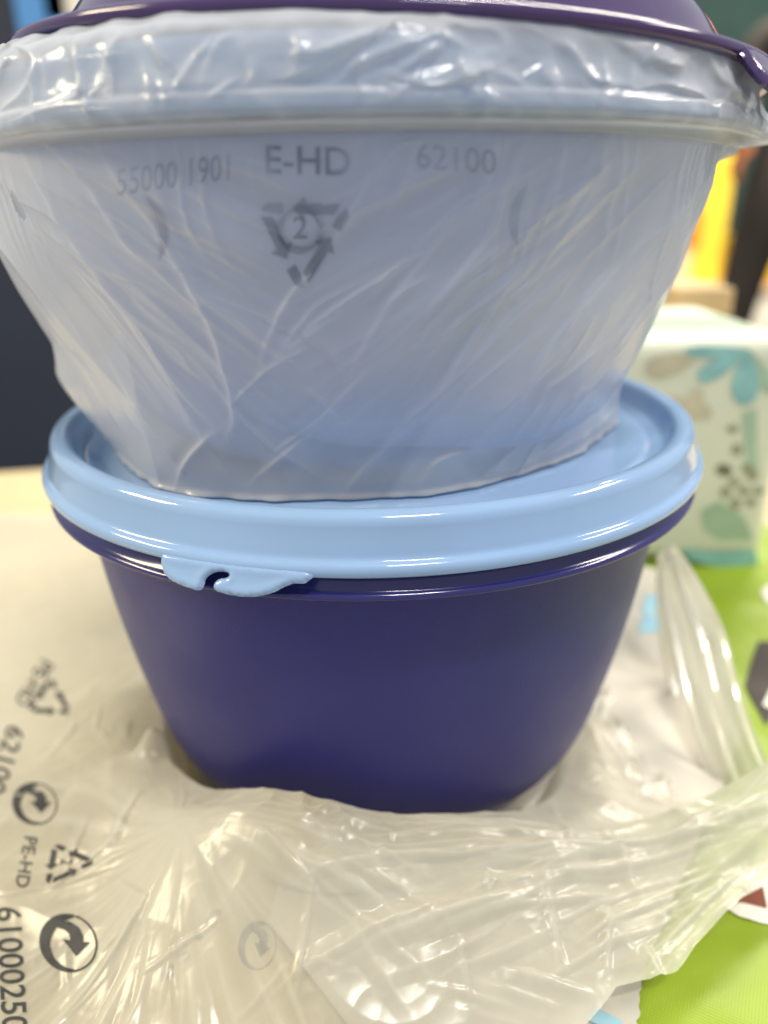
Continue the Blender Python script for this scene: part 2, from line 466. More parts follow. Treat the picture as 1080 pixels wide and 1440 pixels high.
# broad slack of the film: fans of tension folds, finer and finer
angL = np.degrees(np.arctan2(pv - 60, pu + 190)); angR = np.degrees(np.arctan2(pv + 60, 1240 - pu))
wl_ = sstep(470, 330, pu); wr_ = 1 - wl_
fan = (.016 * (perlin(angL / 8.5, pv / 900, 11) * wl_ + perlin(angR / 8.0, pv / 900, 12) * wr_)
       + .007 * (ridged(angL / 6.0, pv / 500, 13) * wl_ + ridged(angR / 5.6, pv / 500, 14) * wr_)
       + .0012 * (ridged(angL / 1.8, pv / 260, 15) * wl_ + ridged(angR / 1.7, pv / 260, 16) * wr_))
edge_fade = sstep(0, .2, tt) * sstep(.97, .85, tt)
disp = fan * wall * edge_fade
# gathers hanging from the lid's edge
g = ridged(np.degrees(PHI) / 3.1 + 1.5 * perlin(PHI * 4, tt * 2, 22), tt * 1.6, 21) * sstep(.55, .92, tt) * sstep(.985, .95, tt) * sstep(-.25, .25, perlin(PHI * 4, tt, 23))
disp += .004 * g * wall
thick = np.ones_like(disp)
thick += .12 * (ridged(angL / 3.2, pv / 400, 31) * wl_ + ridged(angR / 3.0, pv / 400, 32) * wr_) * wall + .15 * g * wall
thick += .30 * perlin(angR / 9 + 7, pv / 700, 33) * wall * wr_
# the bag is folded double towards the right and bunched at the left
dbl = (pu - 742) * .857 + (pv - 362) * .515
thick += wall * front * (1.1 * sstep(-4, 14, dbl) * (.55 + .45 * sstep(0, 260, dbl)) + .5 * sstep(260, 40, pu))
# single long creases
CREASES = [
    ([(140, 205), (175, 262), (225, 330), (285, 430), (318, 520), (330, 585), (322, 612)], .012, 8, .28),
    ([(60, 300), (110, 370), (190, 450), (250, 540), (300, 600)], .014, 6, .5),
    ([(95, 340), (150, 380), (210, 405), (280, 440)], .010, 5, .4),
    ([(30, 210), (80, 300), (150, 400), (230, 520), (270, 590)], .012, 6, .4),
    ([(70, 205), (130, 270), (175, 330)], .010, 5, .35),
    ([(520, 245), (490, 310), (440, 380), (400, 430), (370, 500)], .012, 5, .5),
    ([(745, 185), (715, 250), (690, 320), (640, 390), (600, 440)], .014, 6, .6),
    ([(640, 300), (600, 360), (560, 410), (530, 455), (500, 510)], .009, 5, .35),
    ([(735, 365), (700, 420), (665, 480), (640, 520), (600, 590)], .014, 7, .5),
    ([(860, 385), (800, 450), (760, 500), (730, 560)], .010, 5, .5),
    ([(905, 410), (860, 470), (800, 520), (770, 545)], .009, 5, .5),
    ([(960, 200), (945, 290), (925, 350), (905, 440), (880, 520)], .007, 4, .45),
    ([(990, 240), (950, 300), (880, 360), (820, 430)], .008, 4, .45),
    ([(1000, 260), (930, 390), (850, 500), (800, 570)], .007, 4, .4),
    ([(850, 200), (820, 280), (770, 360), (730, 420)], .010, 5, .45),
    ([(700, 190), (690, 240), (660, 300)], .009, 5, .35),
    ([(790, 190), (780, 240), (750, 310), (720, 350)], .009, 5, .35),
    ([(875, 190), (870, 250), (850, 310)], .008, 5, .35),
    ([(590, 185), (575, 240), (545, 300)], .007, 5, .3),
    ([(450, 600), (400, 640), (360, 672)], .010, 6, .3), ([(560, 605), (520, 650), (490, 685)], .012, 6, .4),
    ([(690, 620), (620, 645), (590, 680)], .012, 6, .4), ([(760, 600), (720, 630), (680, 665)], .012, 6, .4),
    ([(300, 610), (270, 640), (250, 678)], .016, 7, .4), ([(840, 560), (800, 600), (740, 650)], .012, 5, .6),
    ([(880, 540), (850, 590), (770, 640), (680, 668)], .010, 5, .7),
]
SKIRT_CR = [
    ([(412, 82), (450, 78), (500, 60), (545, 38)], .030, 8, .5), ([(400, 112), (440, 100), (490, 75), (545, 44)], .022, 7, .4),
    ([(488, 108), (505, 92), (560, 70), (622, 46)], .030, 8, .5), ([(560, 105), (580, 90), (612, 70), (622, 52)], .026, 7, .4),
    ([(562, 112), (600, 122), (640, 116), (700, 92)], .022, 7, .3), ([(642, 88), (652, 110), (672, 138)], .020, 6, .6),
    ([(415, 50), (424, 70), (420, 82)], .024, 7, .4),
    ([(12, 55), (58, 84), (42, 128), (0, 160)], .026, 7, .7), ([(98, 58), (118, 92), (122, 130), (90, 146), (40, 162)], .026, 6, .8),
    ([(175, 42), (166, 70), (148, 108)], .016, 6, .4), ([(52, 92), (58, 130), (52, 158)], .016, 5, .5), ([(212, 44), (232, 82), (244, 98)], .016, 6, .6),
    ([(280, 78), (262, 108), (250, 126)], .014, 5, .5), ([(330, 50), (310, 60), (290, 110)], .012, 6, .3), ([(0, 130), (30, 60)], .018, 6, .4),
    ([(775, 60), (800, 75), (825, 110), (860, 120)], .018, 8, .2), ([(900, 80), (940, 96), (955, 88)], .022, 8, .4), ([(760, 100), (775, 130)], .014, 6, .5),
    ([(1008, 80), (1010, 130), (1002, 185)], .016, 5, .6), ([(1040, 100), (1020, 130), (1045, 165)], .018, 6, .3), ([(985, 70), (1000, 110), (1030, 140)], .016, 7, .2),
    ([(880, 130), (930, 120), (990, 140)], .010, 7, .2),
]
rgc = np.random.default_rng(31)
for k in range(70):
    right = rgc.random() < .6
    x = rgc.uniform(430, 1000) if right else rgc.uniform(20, 430); y = rgc.uniform(200, 560); L_ = rgc.uniform(50, 190)
    an = math.atan2(y + 60, 1240 - x) if right else math.atan2(y - 60, x + 190)
    an += rgc.normal(0, .10); dx, dy = (-math.cos(an) if right else math.cos(an)), math.sin(an)
    bend = rgc.normal(0, .06) * L_
    CREASES.append(([(x, y), (x + dx * L_ * .5 - dy * bend, y + dy * L_ * .5 + dx * bend), (x + dx * L_, y + dy * L_)], rgc.uniform(.003, .010), rgc.uniform(2.2, 4.5), rgc.uniform(.1, .4)))
for k in range(26):
    x = rgc.uniform(0, 1030); y = rgc.uniform(45, 125); an = rgc.uniform(.3, 2.6); L_ = rgc.uniform(25, 70)
    SKIRT_CR.append(([(x, y), (x + math.cos(an) * L_ * .5 + 4, y + math.sin(an) * L_ * .5), (x + math.cos(an) * L_, y + math.sin(an) * L_)], rgc.uniform(.006, .016), rgc.uniform(2.5, 5), rgc.uniform(.1, .4)))
for cr, msk in ((CREASES, wall), (SKIRT_CR, skirt + wall * sstep(.93, 1, tt))):
    for pts, amp, w, tk in cr:
        d, f, sd = poly_dist(pu, pv, smooth_poly(pts, 5))
        env = np.sin(math.pi * np.clip(f, .04, .96)) ** .5
        ww = np.where(sd > 0, w * .7, w * 2.2)
        prof = np.exp(-d / ww) * env * front * msk
        disp += amp * .6 * prof
        thick += tk * np.exp(-(d / (1.6 + .55 * w)) ** 2) * .8 * env * front * msk
# crumple on the lid's skirt
cx_, cy_ = PHI * 8.5, Z_ * 17
disp += skirt * sstep(.22, .42, KIND - 3) * (.016 * (perlin(cx_ * .7, cy_ * .7, 41) + .6) * (.6 + .6 * perlin(PHI * 3, Z_ * 3, 46)) + .005 * ridged(cx_ * 1.2 + cy_ * .3, cy_ * .9, 42) * sstep(-.1, .3, perlin(PHI * 2.5, Z_ * 2, 44)))
disp += skirt * .001 * perlin(cx_ * 4, cy_ * 3, 43)
thick += skirt * (.3 * ridged(cx_ * 1.2 + cy_ * .3, cy_ * .9, 42) + .05 - .45 * sstep(.30, .20, KIND - 3))
# a slack ear of film at the right, below the lid's edge
ear = lobe(-12, 9)[None, :] * np.exp(-((Z_ - .86) / .06) ** 2) * sstep(.795, .825, Z_) * (wall + skirt)
disp += .065 * ear * (1 + .5 * perlin(PHI * 20, Z_ * 14, 45))
thick += .5 * ear
# pouch at the bottom front: the welded seam lies flat on the lid below
low = wall * sstep(.12, .0, tt)
disp += low * (.014 * perlin(PHI * 5, tt * 6, 51))
disp += wall * (.010 + .012 * perlin(PHI * 12, tt * 3, 54)) * np.exp(-(tt / .012) ** 2)
thick += (.25 + 1.3 * perlin(PHI * 7, tt * 3, 53)) * wall * np.exp(-(tt / .010) ** 2)  # denser haze paints the bright highlight along the seam
thick += .20 * wall * sstep(.20, .09, tt) * (tt > .014)  # haze thickened to fog over the dark shade below the bowl
disp = np.maximum(disp, np.where(wall > 0, bowl_r_upper(Z_) + .010 - R_, -.004))
R2 = R_ + np.where(KIND >= 1, disp, 0)
X_, Y_ = R2 * np.cos(PHI), R2 * np.sin(PHI)
Vw = np.stack([X_.ravel(), Y_.ravel(), Z_.ravel()], 1)
# a punched vent hole at the left
hu, hv = (pu - 25), (pv - 288)
ca, sa = math.cos(math.radians(-20)), math.sin(math.radians(-20))
ea, eb = hu * ca - hv * sa * -1, -hu * sa * -1 + hv * ca
he = (((pu - 25) * math.cos(.36) - (pv - 288) * math.sin(.36)) / 7.0) ** 2 + (((pu - 25) * math.sin(.36) + (pv - 288) * math.cos(.36)) / 23.0) ** 2
hole = (he < 1) & (front > 0) & (wall > 0) & (np.sin(PHI) < .1)
Fw = []
for i in range(NR - 1):
    a = i * NPH
    for k in range(NPH):
        k2 = (k + 1) % NPH
        Fw.append((a + k, a + k2, a + NPH + k2, a + NPH + k))
thick = np.where(hole, .2, thick)
wrap = empty('plastic_bag')
tag(wrap, 'milky plastic bag stretched over the upper bowl and its lid', 'plastic bag')
wrap_o = mesh_obj('film', Vw, Fw, M['wrap'], wrap, True, np.clip(thick, .35, 3).ravel())
bvh_wrap = BVHTree.FromPolygons([tuple(v) for v in Vw], Fw)

# ------------------------------------------------------------------ printing helpers
def text_mesh(s, bold=0.02, subdiv=0.12):
    cu = bpy.data.curves.new('t', 'FONT'); cu.body = s; cu.offset = bold; cu.resolution_u = 4; cu.align_x = 'CENTER'; cu.align_y = 'CENTER'
    ob = bpy.data.objects.new('t', cu); COL.objects.link(ob)
    dg = bpy.context.evaluated_depsgraph_get()
    me = bpy.data.meshes.new_from_object(ob.evaluated_get(dg))
    bm = bmesh.new(); bm.from_mesh(me)
    bmesh.ops.triangulate(bm, faces=bm.faces)
    for _ in range(4):
        es = [e for e in bm.edges if e.calc_length() > subdiv]
        if not es: break
        bmesh.ops.subdivide_edges(bm, edges=es, cuts=1)
        bmesh.ops.triangulate(bm, faces=bm.faces)
    bm.verts.index_update()
    V = np.array([v.co[:2] for v in bm.verts]); Fc = [[v.index for v in f.verts] for f in bm.faces]
    bm.free(); bpy.data.meshes.remove(me); bpy.data.objects.remove(ob); bpy.data.curves.remove(cu)
    return V, Fc

def poly_mesh(polys, grid=0.14):
    """filled polygons -> finely split mesh"""
    V, Fc = [], []
    for pts in polys:
        P = np.array(pts, float); n = len(P)
        gx, gy = np.meshgrid(np.arange(P[:, 0].min(), P[:, 0].max(), grid), np.arange(P[:, 1].min(), P[:, 1].max(), grid))
        gg = [Vector((a, b)) for a, b in zip(gx.ravel(), gy.ravel())]
        vv, _, ff, _, _, _ = delaunay_2d_cdt([Vector(p) for p in P] + gg, [], [list(range(n))], 1, 1e-6)
        s = len(V); V += [(v.x, v.y) for v in vv]; Fc += [[i + s for i in f] for f in ff]
    used = sorted({i for f in Fc for i in f}); mp = {i: k for k, i in enumerate(used)}
    return np.array([V[i] for i in used]), [[mp[i] for i in f] for f in Fc]

def arc_band(r0, r1, a0, a1, n=18, taper=None):
    A = [math.radians(a0 + (a1 - a0) * k / n) for k in range(n + 1)]
    w = [(1 if taper is None else taper(k / n)) for k in range(n + 1)]
    out = [(r1 * math.cos(a), r1 * math.sin(a)) for a in A]
    inn = [((r1 - (r1 - r0) * q) * math.cos(a), (r1 - (r1 - r0) * q) * math.sin(a)) for a, q in zip(A, w)]
    return out + inn[::-1]

def two_arrow_circle():
    """round mark of two arrows chasing each other"""
    P = [arc_band(.93, 1.0, -100, 78, 24), arc_band(.60, 1.0, 80, 262, 24, lambda t: .2 + .8 * math.sin(math.pi * min(1, t * 1.1)) ** .7)]
    P.append([(-.62, .50), (-.35, .72), (.02, .74), (.34, .58), (.50, .30), (.50, .10), (.74, .12), (.28, -.42), (-.20, .10), (.06, .10), (.02, .30), (-.14, .42), (-.36, .48)])
    P.append(arc_band(.62, .98, 200, 285, 14, lambda t: 1 - t * .75))
    return P

def chasing_triangle():
    """three folded arrows round a triangle"""
    P = []
    base = [[(-.74, -.62), (.0, -.62), (.0, -.76), (.27, -.51), (.0, -.26), (.0, -.40), (-.62, -.40)], [(-.86, -.56), (-.68, -.38), (-.57, -.18), (-.76, -.08), (-.92, -.38)]]
    for k in range(3):
        a = math.radians(120 * k); c, s = math.cos(a), math.sin(a)
        for b in base: P.append([(x * c - y * s, x * s + y * c) for x, y in b])
    return P

def place_print(name, V, Fc, org, ea, eb, bvh, mat, parent, lift=-.004, jitter=None):
    """lay a flat print on a film: local (a,b) -> picture position -> the film's own surface"""
    pts, ok = [], []
    for a, b in V:
        px, py = org[0] + ea[0] * a + eb[0] * b, org[1] + ea[1] * a + eb[1] * b
        o, d = ray(px, py); hit = bvh.ray_cast(o, d.normalized())
        if hit[0] is None: pts.append((0, 0, 0)); ok.append(False); continue
        pts.append(tuple(hit[0] - d.normalized() * lift)); ok.append(True)
    Fk = [f for f in Fc if all(ok[i] for i in f)]
    if not Fk: return None
    used = sorted({i for f in Fk for i in f}); mp = {i: k for k, i in enumerate(used)}
    return mesh_obj(name, [pts[i] for i in used], [[mp[i] for i in f] for f in Fk], mat, parent, True)

def blur_passes(V, Fc, px, scale):
    """worn, bled ink: a few slightly shifted passes of the same print"""
    Vo, Fo = [], []
    for k, (dx, dy) in enumerate(((0, 0), (1, .4), (-.8, .7), (.3, -1), (-.5, -.6))):
        n = len(Vo) and sum(len(v) for v in Vo)
        Vo.append(np.asarray(V) + np.array([dx, dy]) * px / scale); Fo += [[q + (n or 0) for q in f] for f in Fc]
    return np.concatenate(Vo), Fo
PW = bpy.data.materials.new('faded_hazy_ink'); PW.use_nodes = True  # faded print; the film's haze over it is put into the ink's alpha
nt = PW.node_tree; pb = nt.nodes['Principled BSDF']; pb.inputs['Base Color'].default_value = (.03, .045, .075, 1); pb.inputs['Roughness'].default_value = .6
tcn = nt.nodes.new('ShaderNodeTexCoord'); nz = nt.nodes.new('ShaderNodeTexNoise'); nz.inputs['Scale'].default_value = 90; nt.links.new(tcn.outputs['Object'], nz.inputs['Vector'])
mr = nt.nodes.new('ShaderNodeMapRange'); mr.inputs[1].default_value = .3; mr.inputs[2].default_value = .7; mr.inputs[3].default_value = .05; mr.inputs[4].default_value = .15
nt.links.new(nz.outputs[0], mr.inputs[0]); nt.links.new(mr.outputs[0], pb.inputs['Alpha'])
tv, tf = text_mesh('PE-HD', .01)
tv2, tf2 = text_mesh('E-HD', .012)
def wrap_print(name, V, Fc, org, ea, eb, px, passes=5):
    Vs, Fs = blur_passes(V, Fc, px, 55); n = len(V); made = []
    for k in range(passes):      # each pass a hair further out, so that they add up instead of clashing
        o = place_print(name, Vs[k * n:(k + 1) * n], Fc, org, ea, eb, bvh_wrap, PW, wrap, .002 + .0012 * k)
        if o: made.append(o)
    if len(made) > 1:            # one print, one mesh
        bm = bmesh.new()
        for o in made: bm.from_mesh(o.data)
        bm.to_mesh(made[0].data); bm.free()
        for o in made[1:]:
            me = o.data; bpy.data.objects.remove(o); bpy.data.meshes.remove(me)
wrap_print('printed_lettering', tv2, tf2, (432, 228), (54, 1.5), (0, -56), 1.6, 4)
V2, F2 = poly_mesh(chasing_triangle(), .2)
wrap_print('printed_mark', V2, F2, (427, 330), (-68, -2), (-4, 72), 1.8, 4)
V3, F3 = poly_mesh([arc_band(.30, .36, 0, 350, 24)], .2)
wrap_print('printed_mark', V3, F3, (422, 322), (90, 0), (0, -90), 3)
tv3, tf3 = text_mesh('2', .02)
wrap_print('printed_lettering', tv3, tf3, (422, 322), (44, 0), (0, -44), 1.5, 4)
for s_, org, ea, eb in (('55000 1901', (245, 248), (35, -5), (0, -54)), ('62100', (640, 226), (46, 4), (0, -50))):
    a, b_ = text_mesh(s_, .01)
    wrap_print('printed_lettering', a, b_, org, ea, eb, 3.5, 2)
Vc, Fc_ = poly_mesh([arc_band(.72, 1.0, -40, 70, 14, lambda t: math.sin(math.pi * t) ** .6)], .2)
wrap_print('printed_mark', Vc, Fc_, (180, 330), (55, 0), (0, -60), 4, 2)
Vc, Fc_ = poly_mesh([arc_band(.72, 1.0, 120, 220, 14, lambda t: math.sin(math.pi * t) ** .6)], .2)
wrap_print('printed_mark', Vc, Fc_, (770, 310), (55, 0), (0, -60), 4, 1)

# ------------------------------------------------------------------ purple lid on top
DOME = [(.0, .20), (.35, .20), (.62, .198), (.70, .190), (.755, .170), (.80, .130), (.835, .085), (.862, .050), (.885, .032), (.925, .026), (.960, .023), (.978, .015), (.980, .003), (.972, -.006), (.955, -.008), (.935, -.003)]
DOME_IN = [(.89, .008), (.86, .028), (.82, .085), (.78, .14), (.70, .172), (.35, .182), (0, .182)]
pl = empty('domed_lid'); tag(pl, 'glossy dark purple lid lying on top of the wrapped upper bowl', 'lid')
Vv, Fc_ = lathe(refine(DOME[::-1], 3)[::-1] + DOME_IN, 256)
tilt = Matrix.Rotation(math.radians(2.6), 3, 'Y')
def tilt_pts(V, z=1.009, dx=0.075):
    A = np.array(tilt); return (np.asarray(V) @ A.T) + np.array([dx, 0, z])
mesh_obj('lid_dome', tilt_pts(Vv), [f[::-1] for f in Fc_], M['purple'], pl)
PTAB = [(x * 1.15, y * 1.35) for x, y in TAB]
tv_, tf_ = tab_mesh(PTAB, math.radians(-37), rad=.972, flare=.9, zoff=.004, thick=.009, rim=.014, grid=.009)
mesh_obj('pull_tab', tilt_pts(tv_), tf_, M['purple'], pl)

# ------------------------------------------------------------------ green carrier bag, paper, marks
def sheet(name, outline, z, mat, parent=None, grid=.05, amp=.0, seed=3, hfun=None, sm=True):
    P = np.array(outline, float); n = len(P)
    gx, gy = np.meshgrid(np.arange(P[:, 0].min(), P[:, 0].max(), grid), np.arange(P[:, 1].min(), P[:, 1].max(), grid))
    gg = [Vector((a, b)) for a, b in zip(gx.ravel(), gy.ravel())]
    vv, _, ff, _, _, _ = delaunay_2d_cdt([Vector(p) for p in P] + gg, [], [list(range(n))], 1, 1e-6)
    used = sorted({i for f in ff for i in f}); mp = {i: k for k, i in enumerate(used)}
    q = np.array([(vv[i].x, vv[i].y) for i in used])
    zz = z + (hfun(q[:, 0], q[:, 1]) if hfun else 0)
    V = np.c_[q, np.broadcast_to(zz, len(q))]
    m = len(V); th = .004
    Ft = [[mp[i] for i in f] for f in ff]
    o = mesh_obj(name, V, Ft, mat, parent, sm)
    return o

def green_h(x, y):
    return .010 + .030 * (perlin(x * 1.3, y * 1.3, 61) + .5) + .012 * ridged(x * 3, y * 2.2, 62) + .006 * perlin(x * 9, y * 9, 63)
gm, nt, p = new_mat('lime_woven_bag')
out, n, src = noise_mix(nt, (0.26, 0.37, 0.010), (0.22, 0.32, 0.008), 14)
nt.links.new(out, p.inputs['Base Color']); p.inputs['Roughness'].default_value = .42
wv1 = nt.nodes.new('ShaderNodeTexWave'); wv1.inputs['Scale'].default_value = 420; wv1.bands_direction = 'X'
wv2 = nt.nodes.new('ShaderNodeTexWave'); wv2.inputs['Scale'].default_value = 420; wv2.bands_direction = 'Y'
rt = nt.nodes.new('ShaderNodeMapping'); rt.inputs['Rotation'].default_value = (0, 0, .5)
nt.links.new(src, rt.inputs[0]); nt.links.new(rt.outputs[0], wv1.inputs['Vector']); nt.links.new(rt.outputs[0], wv2.inputs['Vector'])
ad = nt.nodes.new('ShaderNodeMath'); nt.links.new(wv1.outputs[1], ad.inputs[0]); nt.links.new(wv2.outputs[1], ad.inputs[1])
bmp = nt.nodes.new('ShaderNodeBump'); bmp.inputs['Strength'].default_value = .12; bmp.inputs['Distance'].default_value = .0003
nt.links.new(ad.outputs[0], bmp.inputs['Height']); nt.links.new(bmp.outputs[0], p.inputs['Normal'])
M['green'] = gm
gb = empty('carrier_bag'); tag(gb, 'lime green woven carrier bag lying flat on the table at the right', 'carrier bag')
g_out = [(.45, -1.45), (1.75, -1.45), (2.35, 1.4), (2.3, 1.75), (1.2, 1.5), (.95, .6), (.80, -.4)]
sheet('bag_sheet', g_out, -ZT, M['green'], gb, .05, hfun=green_h)
def px_table(px, py, z=-ZT + .04):
    v = at_z(px, py, z); return (v.x, v.y)
def gprint(name, pts, mat, dz=.005, grid=.06):
    sheet(name, [px_table(*p) for p in smooth_poly(pts + [pts[0]], 3)[:-1]] if len(pts) > 4 else [px_table(*p) for p in pts], -ZT + dz, mat, gb, grid, hfun=green_h)
gprint('printed_emblem', [(1012, 1268), (1030, 1238), (1062, 1216), (1105, 1208), (1150, 1225), (1160, 1262), (1130, 1294), (1085, 1300), (1040, 1290)], M['logo_white'])
gprint('printed_emblem', [(1033, 1270), (1073, 1246), (1079, 1277)], M['logo_brown'], .009)
gprint('printed_emblem', [(1040, 1250), (1065, 1228), (1068, 1232), (1045, 1253)], M['logo_brown'], .009)
gprint('printed_emblem', [(1047, 962), (1066, 903), (1140, 905), (1078, 1018)], M['logo_dark'])
gprint('printed_emblem', [(1073, 990), (1084, 968), (1100, 975), (1092, 1000)], M['logo_white'], .009)
gprint('printed_emblem', [(1070, 832), (1082, 822), (1100, 830), (1096, 846), (1080, 850)], M['logo_white'])

# paper with a torn saw-tooth edge
rng = np.random.default_rng(8)
e0, e1 = Vector(px_table(893, 1452)), Vector(px_table(905, 1368)); e2 = Vector((1.30, -.20)); e3 = Vector((1.56, .92))
edge = []
for A, B, n in ((e0, e1, 14), (e1, e2, 40), (e2, e3, 40)):
    for k in range(n):
        q = A.lerp(B, k / n); nn = Vector((B.y - A.y, A.x - B.x)).normalized()
        edge.append(tuple(q + nn * (float(rng.uniform(-.005, .007)))))
edge.append(tuple(e3))
p_out = edge + [(1.40, 1.10), (.9, 1.05), (-.2, .6), (-.3, -.9), (.1, -1.40), (.52, -1.40)]
def paper_h(x, y):
    rr = np.hypot(x, y)
    base = .022 + .030 * sstep(.8, 1.4, x) + sstep(.75, 1.1, rr) * (.030 * (perlin(x * 2, y * 2, 71) + .3) + .018 * ridged(x * 4, y * 3, 72))
    return base + green_h(x, y) * sstep(.4, .9, x) * sstep(.72, .95, rr)
pp = empty('paper_sheet'); tag(pp, 'creased white paper with pale blue print lying under the clear bag', 'paper')
sheet('paper', p_out, -ZT, M['paper'], pp, .035, hfun=paper_h)
def pprint(pts, mat):
    sheet('printed_patch', [px_table(*p, z=-ZT + .05) for p in pts], -ZT + .004, mat, pp, .05, hfun=paper_h)
pprint([(822, 1428), (836, 1415), (876, 1437), (866, 1455)], M['pale_blue'])
pprint([(896, 905), (905, 855), (935, 850), (935, 902)], M['pale_blue'])
pprint([(770, 1120), (785, 1105), (800, 1118), (786, 1130)], M['pale_blue'])
pprint([(727, 1130), (735, 1128), (736, 1142), (728, 1141)], M['black_mark'])
pprint([(694, 1144), (708, 1141), (709, 1149), (697, 1150)], M['black_mark'])
pprint([(708, 1140), (728, 1136), (728, 1139), (709, 1143)], M['black_mark'])

# ------------------------------------------------------------------ the clear bag in front of and under the lower bowl
by = np.array([-1.6, -1.36, -1.30, -1.175, -1.16, -1.145, -1.08, -1.00, -.92, -.80, -.6, -.4, 0, .5, 1.2, 2.2])
bx = np.array([.05, .34, .40, .56, .65, .71, .78, .88, 1.0, 1.18, 1.22, 1.02, .96, .92, .85, .5])
ny, nx = 420, 520
yy = np.concatenate([np.linspace(-1.6, -.25, 440, endpoint=False), np.linspace(-.25, 2.1, 150)])
uu = np.concatenate([np.linspace(0, .45, 90, endpoint=False), np.linspace(.45, 1, 560)])
UU, YY = np.meshgrid(uu, yy)
XM = np.interp(YY, by, bx) + .012 * perlin(YY * 14, YY * 0 + .4, 82)
XS = np.interp(YY, [-1.6, -1.36, -.80, -.6, .5, 2.2], [.15, .36, 1.10, 1.14, .92, .5])
X0 = -3.4
XX = X0 + (XS - X0) * UU + (XM - XS) * UU ** 14
RR = np.hypot(XX, YY); AA = np.degrees(np.arctan2(YY, XX))
def dA(c, w): return np.exp(-(((AA - c + 180) % 360 - 180) / w) ** 2)
PINCH = (-.50, -.88)
PX, PY = XX - PINCH[0], YY - PINCH[1]
PD = np.hypot(PX, PY); PA = np.degrees(np.arctan2(PY, PX))
# mound that leans against the bowl's front
amp = .40 * dA(-106, 22) + .22 * dA(-74, 20) + .20 * dA(-142, 18) + .06 * dA(-50, 18) + .13 * dA(-175, 18)
r0_ = .655 + .42 * amp
prof = sstep(0, .07, RR - r0_) * np.where(RR > .87, np.exp(-((RR - .87) / .38) ** 2), 1)
H = amp * prof
# the gathered band that climbs to the right
bl = np.clip((XX - .35) / .9, 0, 1.2)
yc = -.86 + .26 * bl
H += sstep(.80, .92, RR) * (.03 + .25 * bl ** 2.4) * sstep(.30, .55, XX) * np.exp(-((YY - yc) / np.where(YY > yc, .035, .17 + .03 * bl)) ** 2)
fall = sstep(.64, .80, RR) * (.25 + .75 * sstep(.05, .24, RR - r0_))
# pleats fanning out of the gathered spot
H += fall * .014 * ridged(PA / 21 + 1.2 * perlin(XX * 3, YY * 3, 97), PD * 1.6, 83) * sstep(-.2, .3, perlin(PA / 40, PD * 2, 96)) * sstep(.02, .25, PD) * np.exp(-(PD / .75) ** 2)
H += fall * .0006 * ridged(PA / 7, PD * 2.2, 84) * sstep(.02, .2, PD) * np.exp(-(PD / .9) ** 2)
H += .03 * np.exp(-(PD / .16) ** 2) * fall
# pleats along the band
H += fall * sstep(.0, .4, XX) * (.010 * ridged((YY - yc) * 7, XX * .9, 85) + .000 * ridged((YY - yc) * 22 + XX * 2, XX * 2, 86)) * np.exp(-((YY - yc) / .35) ** 2)
# general crumple, calmer on the left
cr = .45 + .55 * sstep(-1.4, -.5, XX)
H += fall * cr * (.022 * (perlin(XX * 2.2, YY * 2.2, 87) + .4) + .012 * ridged(XX * 2.0 + YY, YY * 1.9 - XX * .6, 88) + .002 * ridged(XX * 5 - YY * 2, YY * 5 + XX, 89) + .0012 * ridged(XX * 11, YY * 11, 90))
crk = sstep(.0, .25, perlin(XX * 3 + 5, YY * 3, 91))
H += fall * crk * (.0006 * ridged(XX * 17 + YY * 6, YY * 17, 92))
def tri(q): return np.abs((q % 1) * 2 - 1)
rg = np.random.default_rng(77)
for k in range(9):
    an = rg.uniform(0, math.pi); wl = rg.uniform(.10, .30)
    q = (XX * math.cos(an) + YY * math.sin(an)) / wl + 1.1 * perlin(XX * 1.5 + k, YY * 1.5, 200 + k)
    msk = sstep(.0, .28, perlin(XX * 2.3 + 3 * k, YY * 2.3 - k, 220 + k))
    H += fall * cr * msk * tri(q) * wl * .010
H += .04 * sstep(.45, .9, XX) * fall + .02 * fall
# small peaks by the bowl's left foot and at the front fold
H += .10 * np.exp(-(((XX + .70) / .05) ** 2 + ((YY + .46) / .05) ** 2)) + .012 * ridged(XX * 11, YY * 11, 93) * dA(-98, 14) * np.exp(-((RR - .92) / .09) ** 2)
# sharp creases: roof-shaped folds, fanning from the gathered spot and running along the band
rgd = np.random.default_rng(99)
CR = np.zeros_like(H)
def crease(pts, amp_, w_, sharp=.0045):
    P_ = np.array(pts); m_ = (XX > P_[:, 0].min() - w_) & (XX < P_[:, 0].max() + w_) & (YY > P_[:, 1].min() - w_) & (YY < P_[:, 1].max() + w_)
    if not m_.any(): return
    d_, f_, s_ = poly_dist(XX[m_], YY[m_], pts)
    e_ = np.sin(math.pi * np.clip(f_, .02, .98)) ** .6
    ww_ = np.where(s_ > 0, w_, w_ * .45)
    H[m_] += fall[m_] * amp_ * e_ * np.clip(1 - d_ / ww_, 0, 1)
    CR[m_] += e_ * np.exp(-(d_ / sharp) ** 2) * min(1, abs(amp_) / .008)
for k in range(38):         # rays from the gathered spot
    an = rgd.uniform(-2.7, .35); r_a = rgd.uniform(.05, .45); L_ = rgd.uniform(.15, .55)
    x, y = PINCH[0] + r_a * math.cos(an), PINCH[1] + r_a * math.sin(an); b_ = rgd.normal(0, .04)
    crease([(x, y), (x + math.cos(an + b_ * 3) * L_ * .5, y + math.sin(an + b_ * 3) * L_ * .5), (x + math.cos(an) * L_, y + math.sin(an) * L_)], rgd.uniform(.004, .012), rgd.uniform(.03, .08))
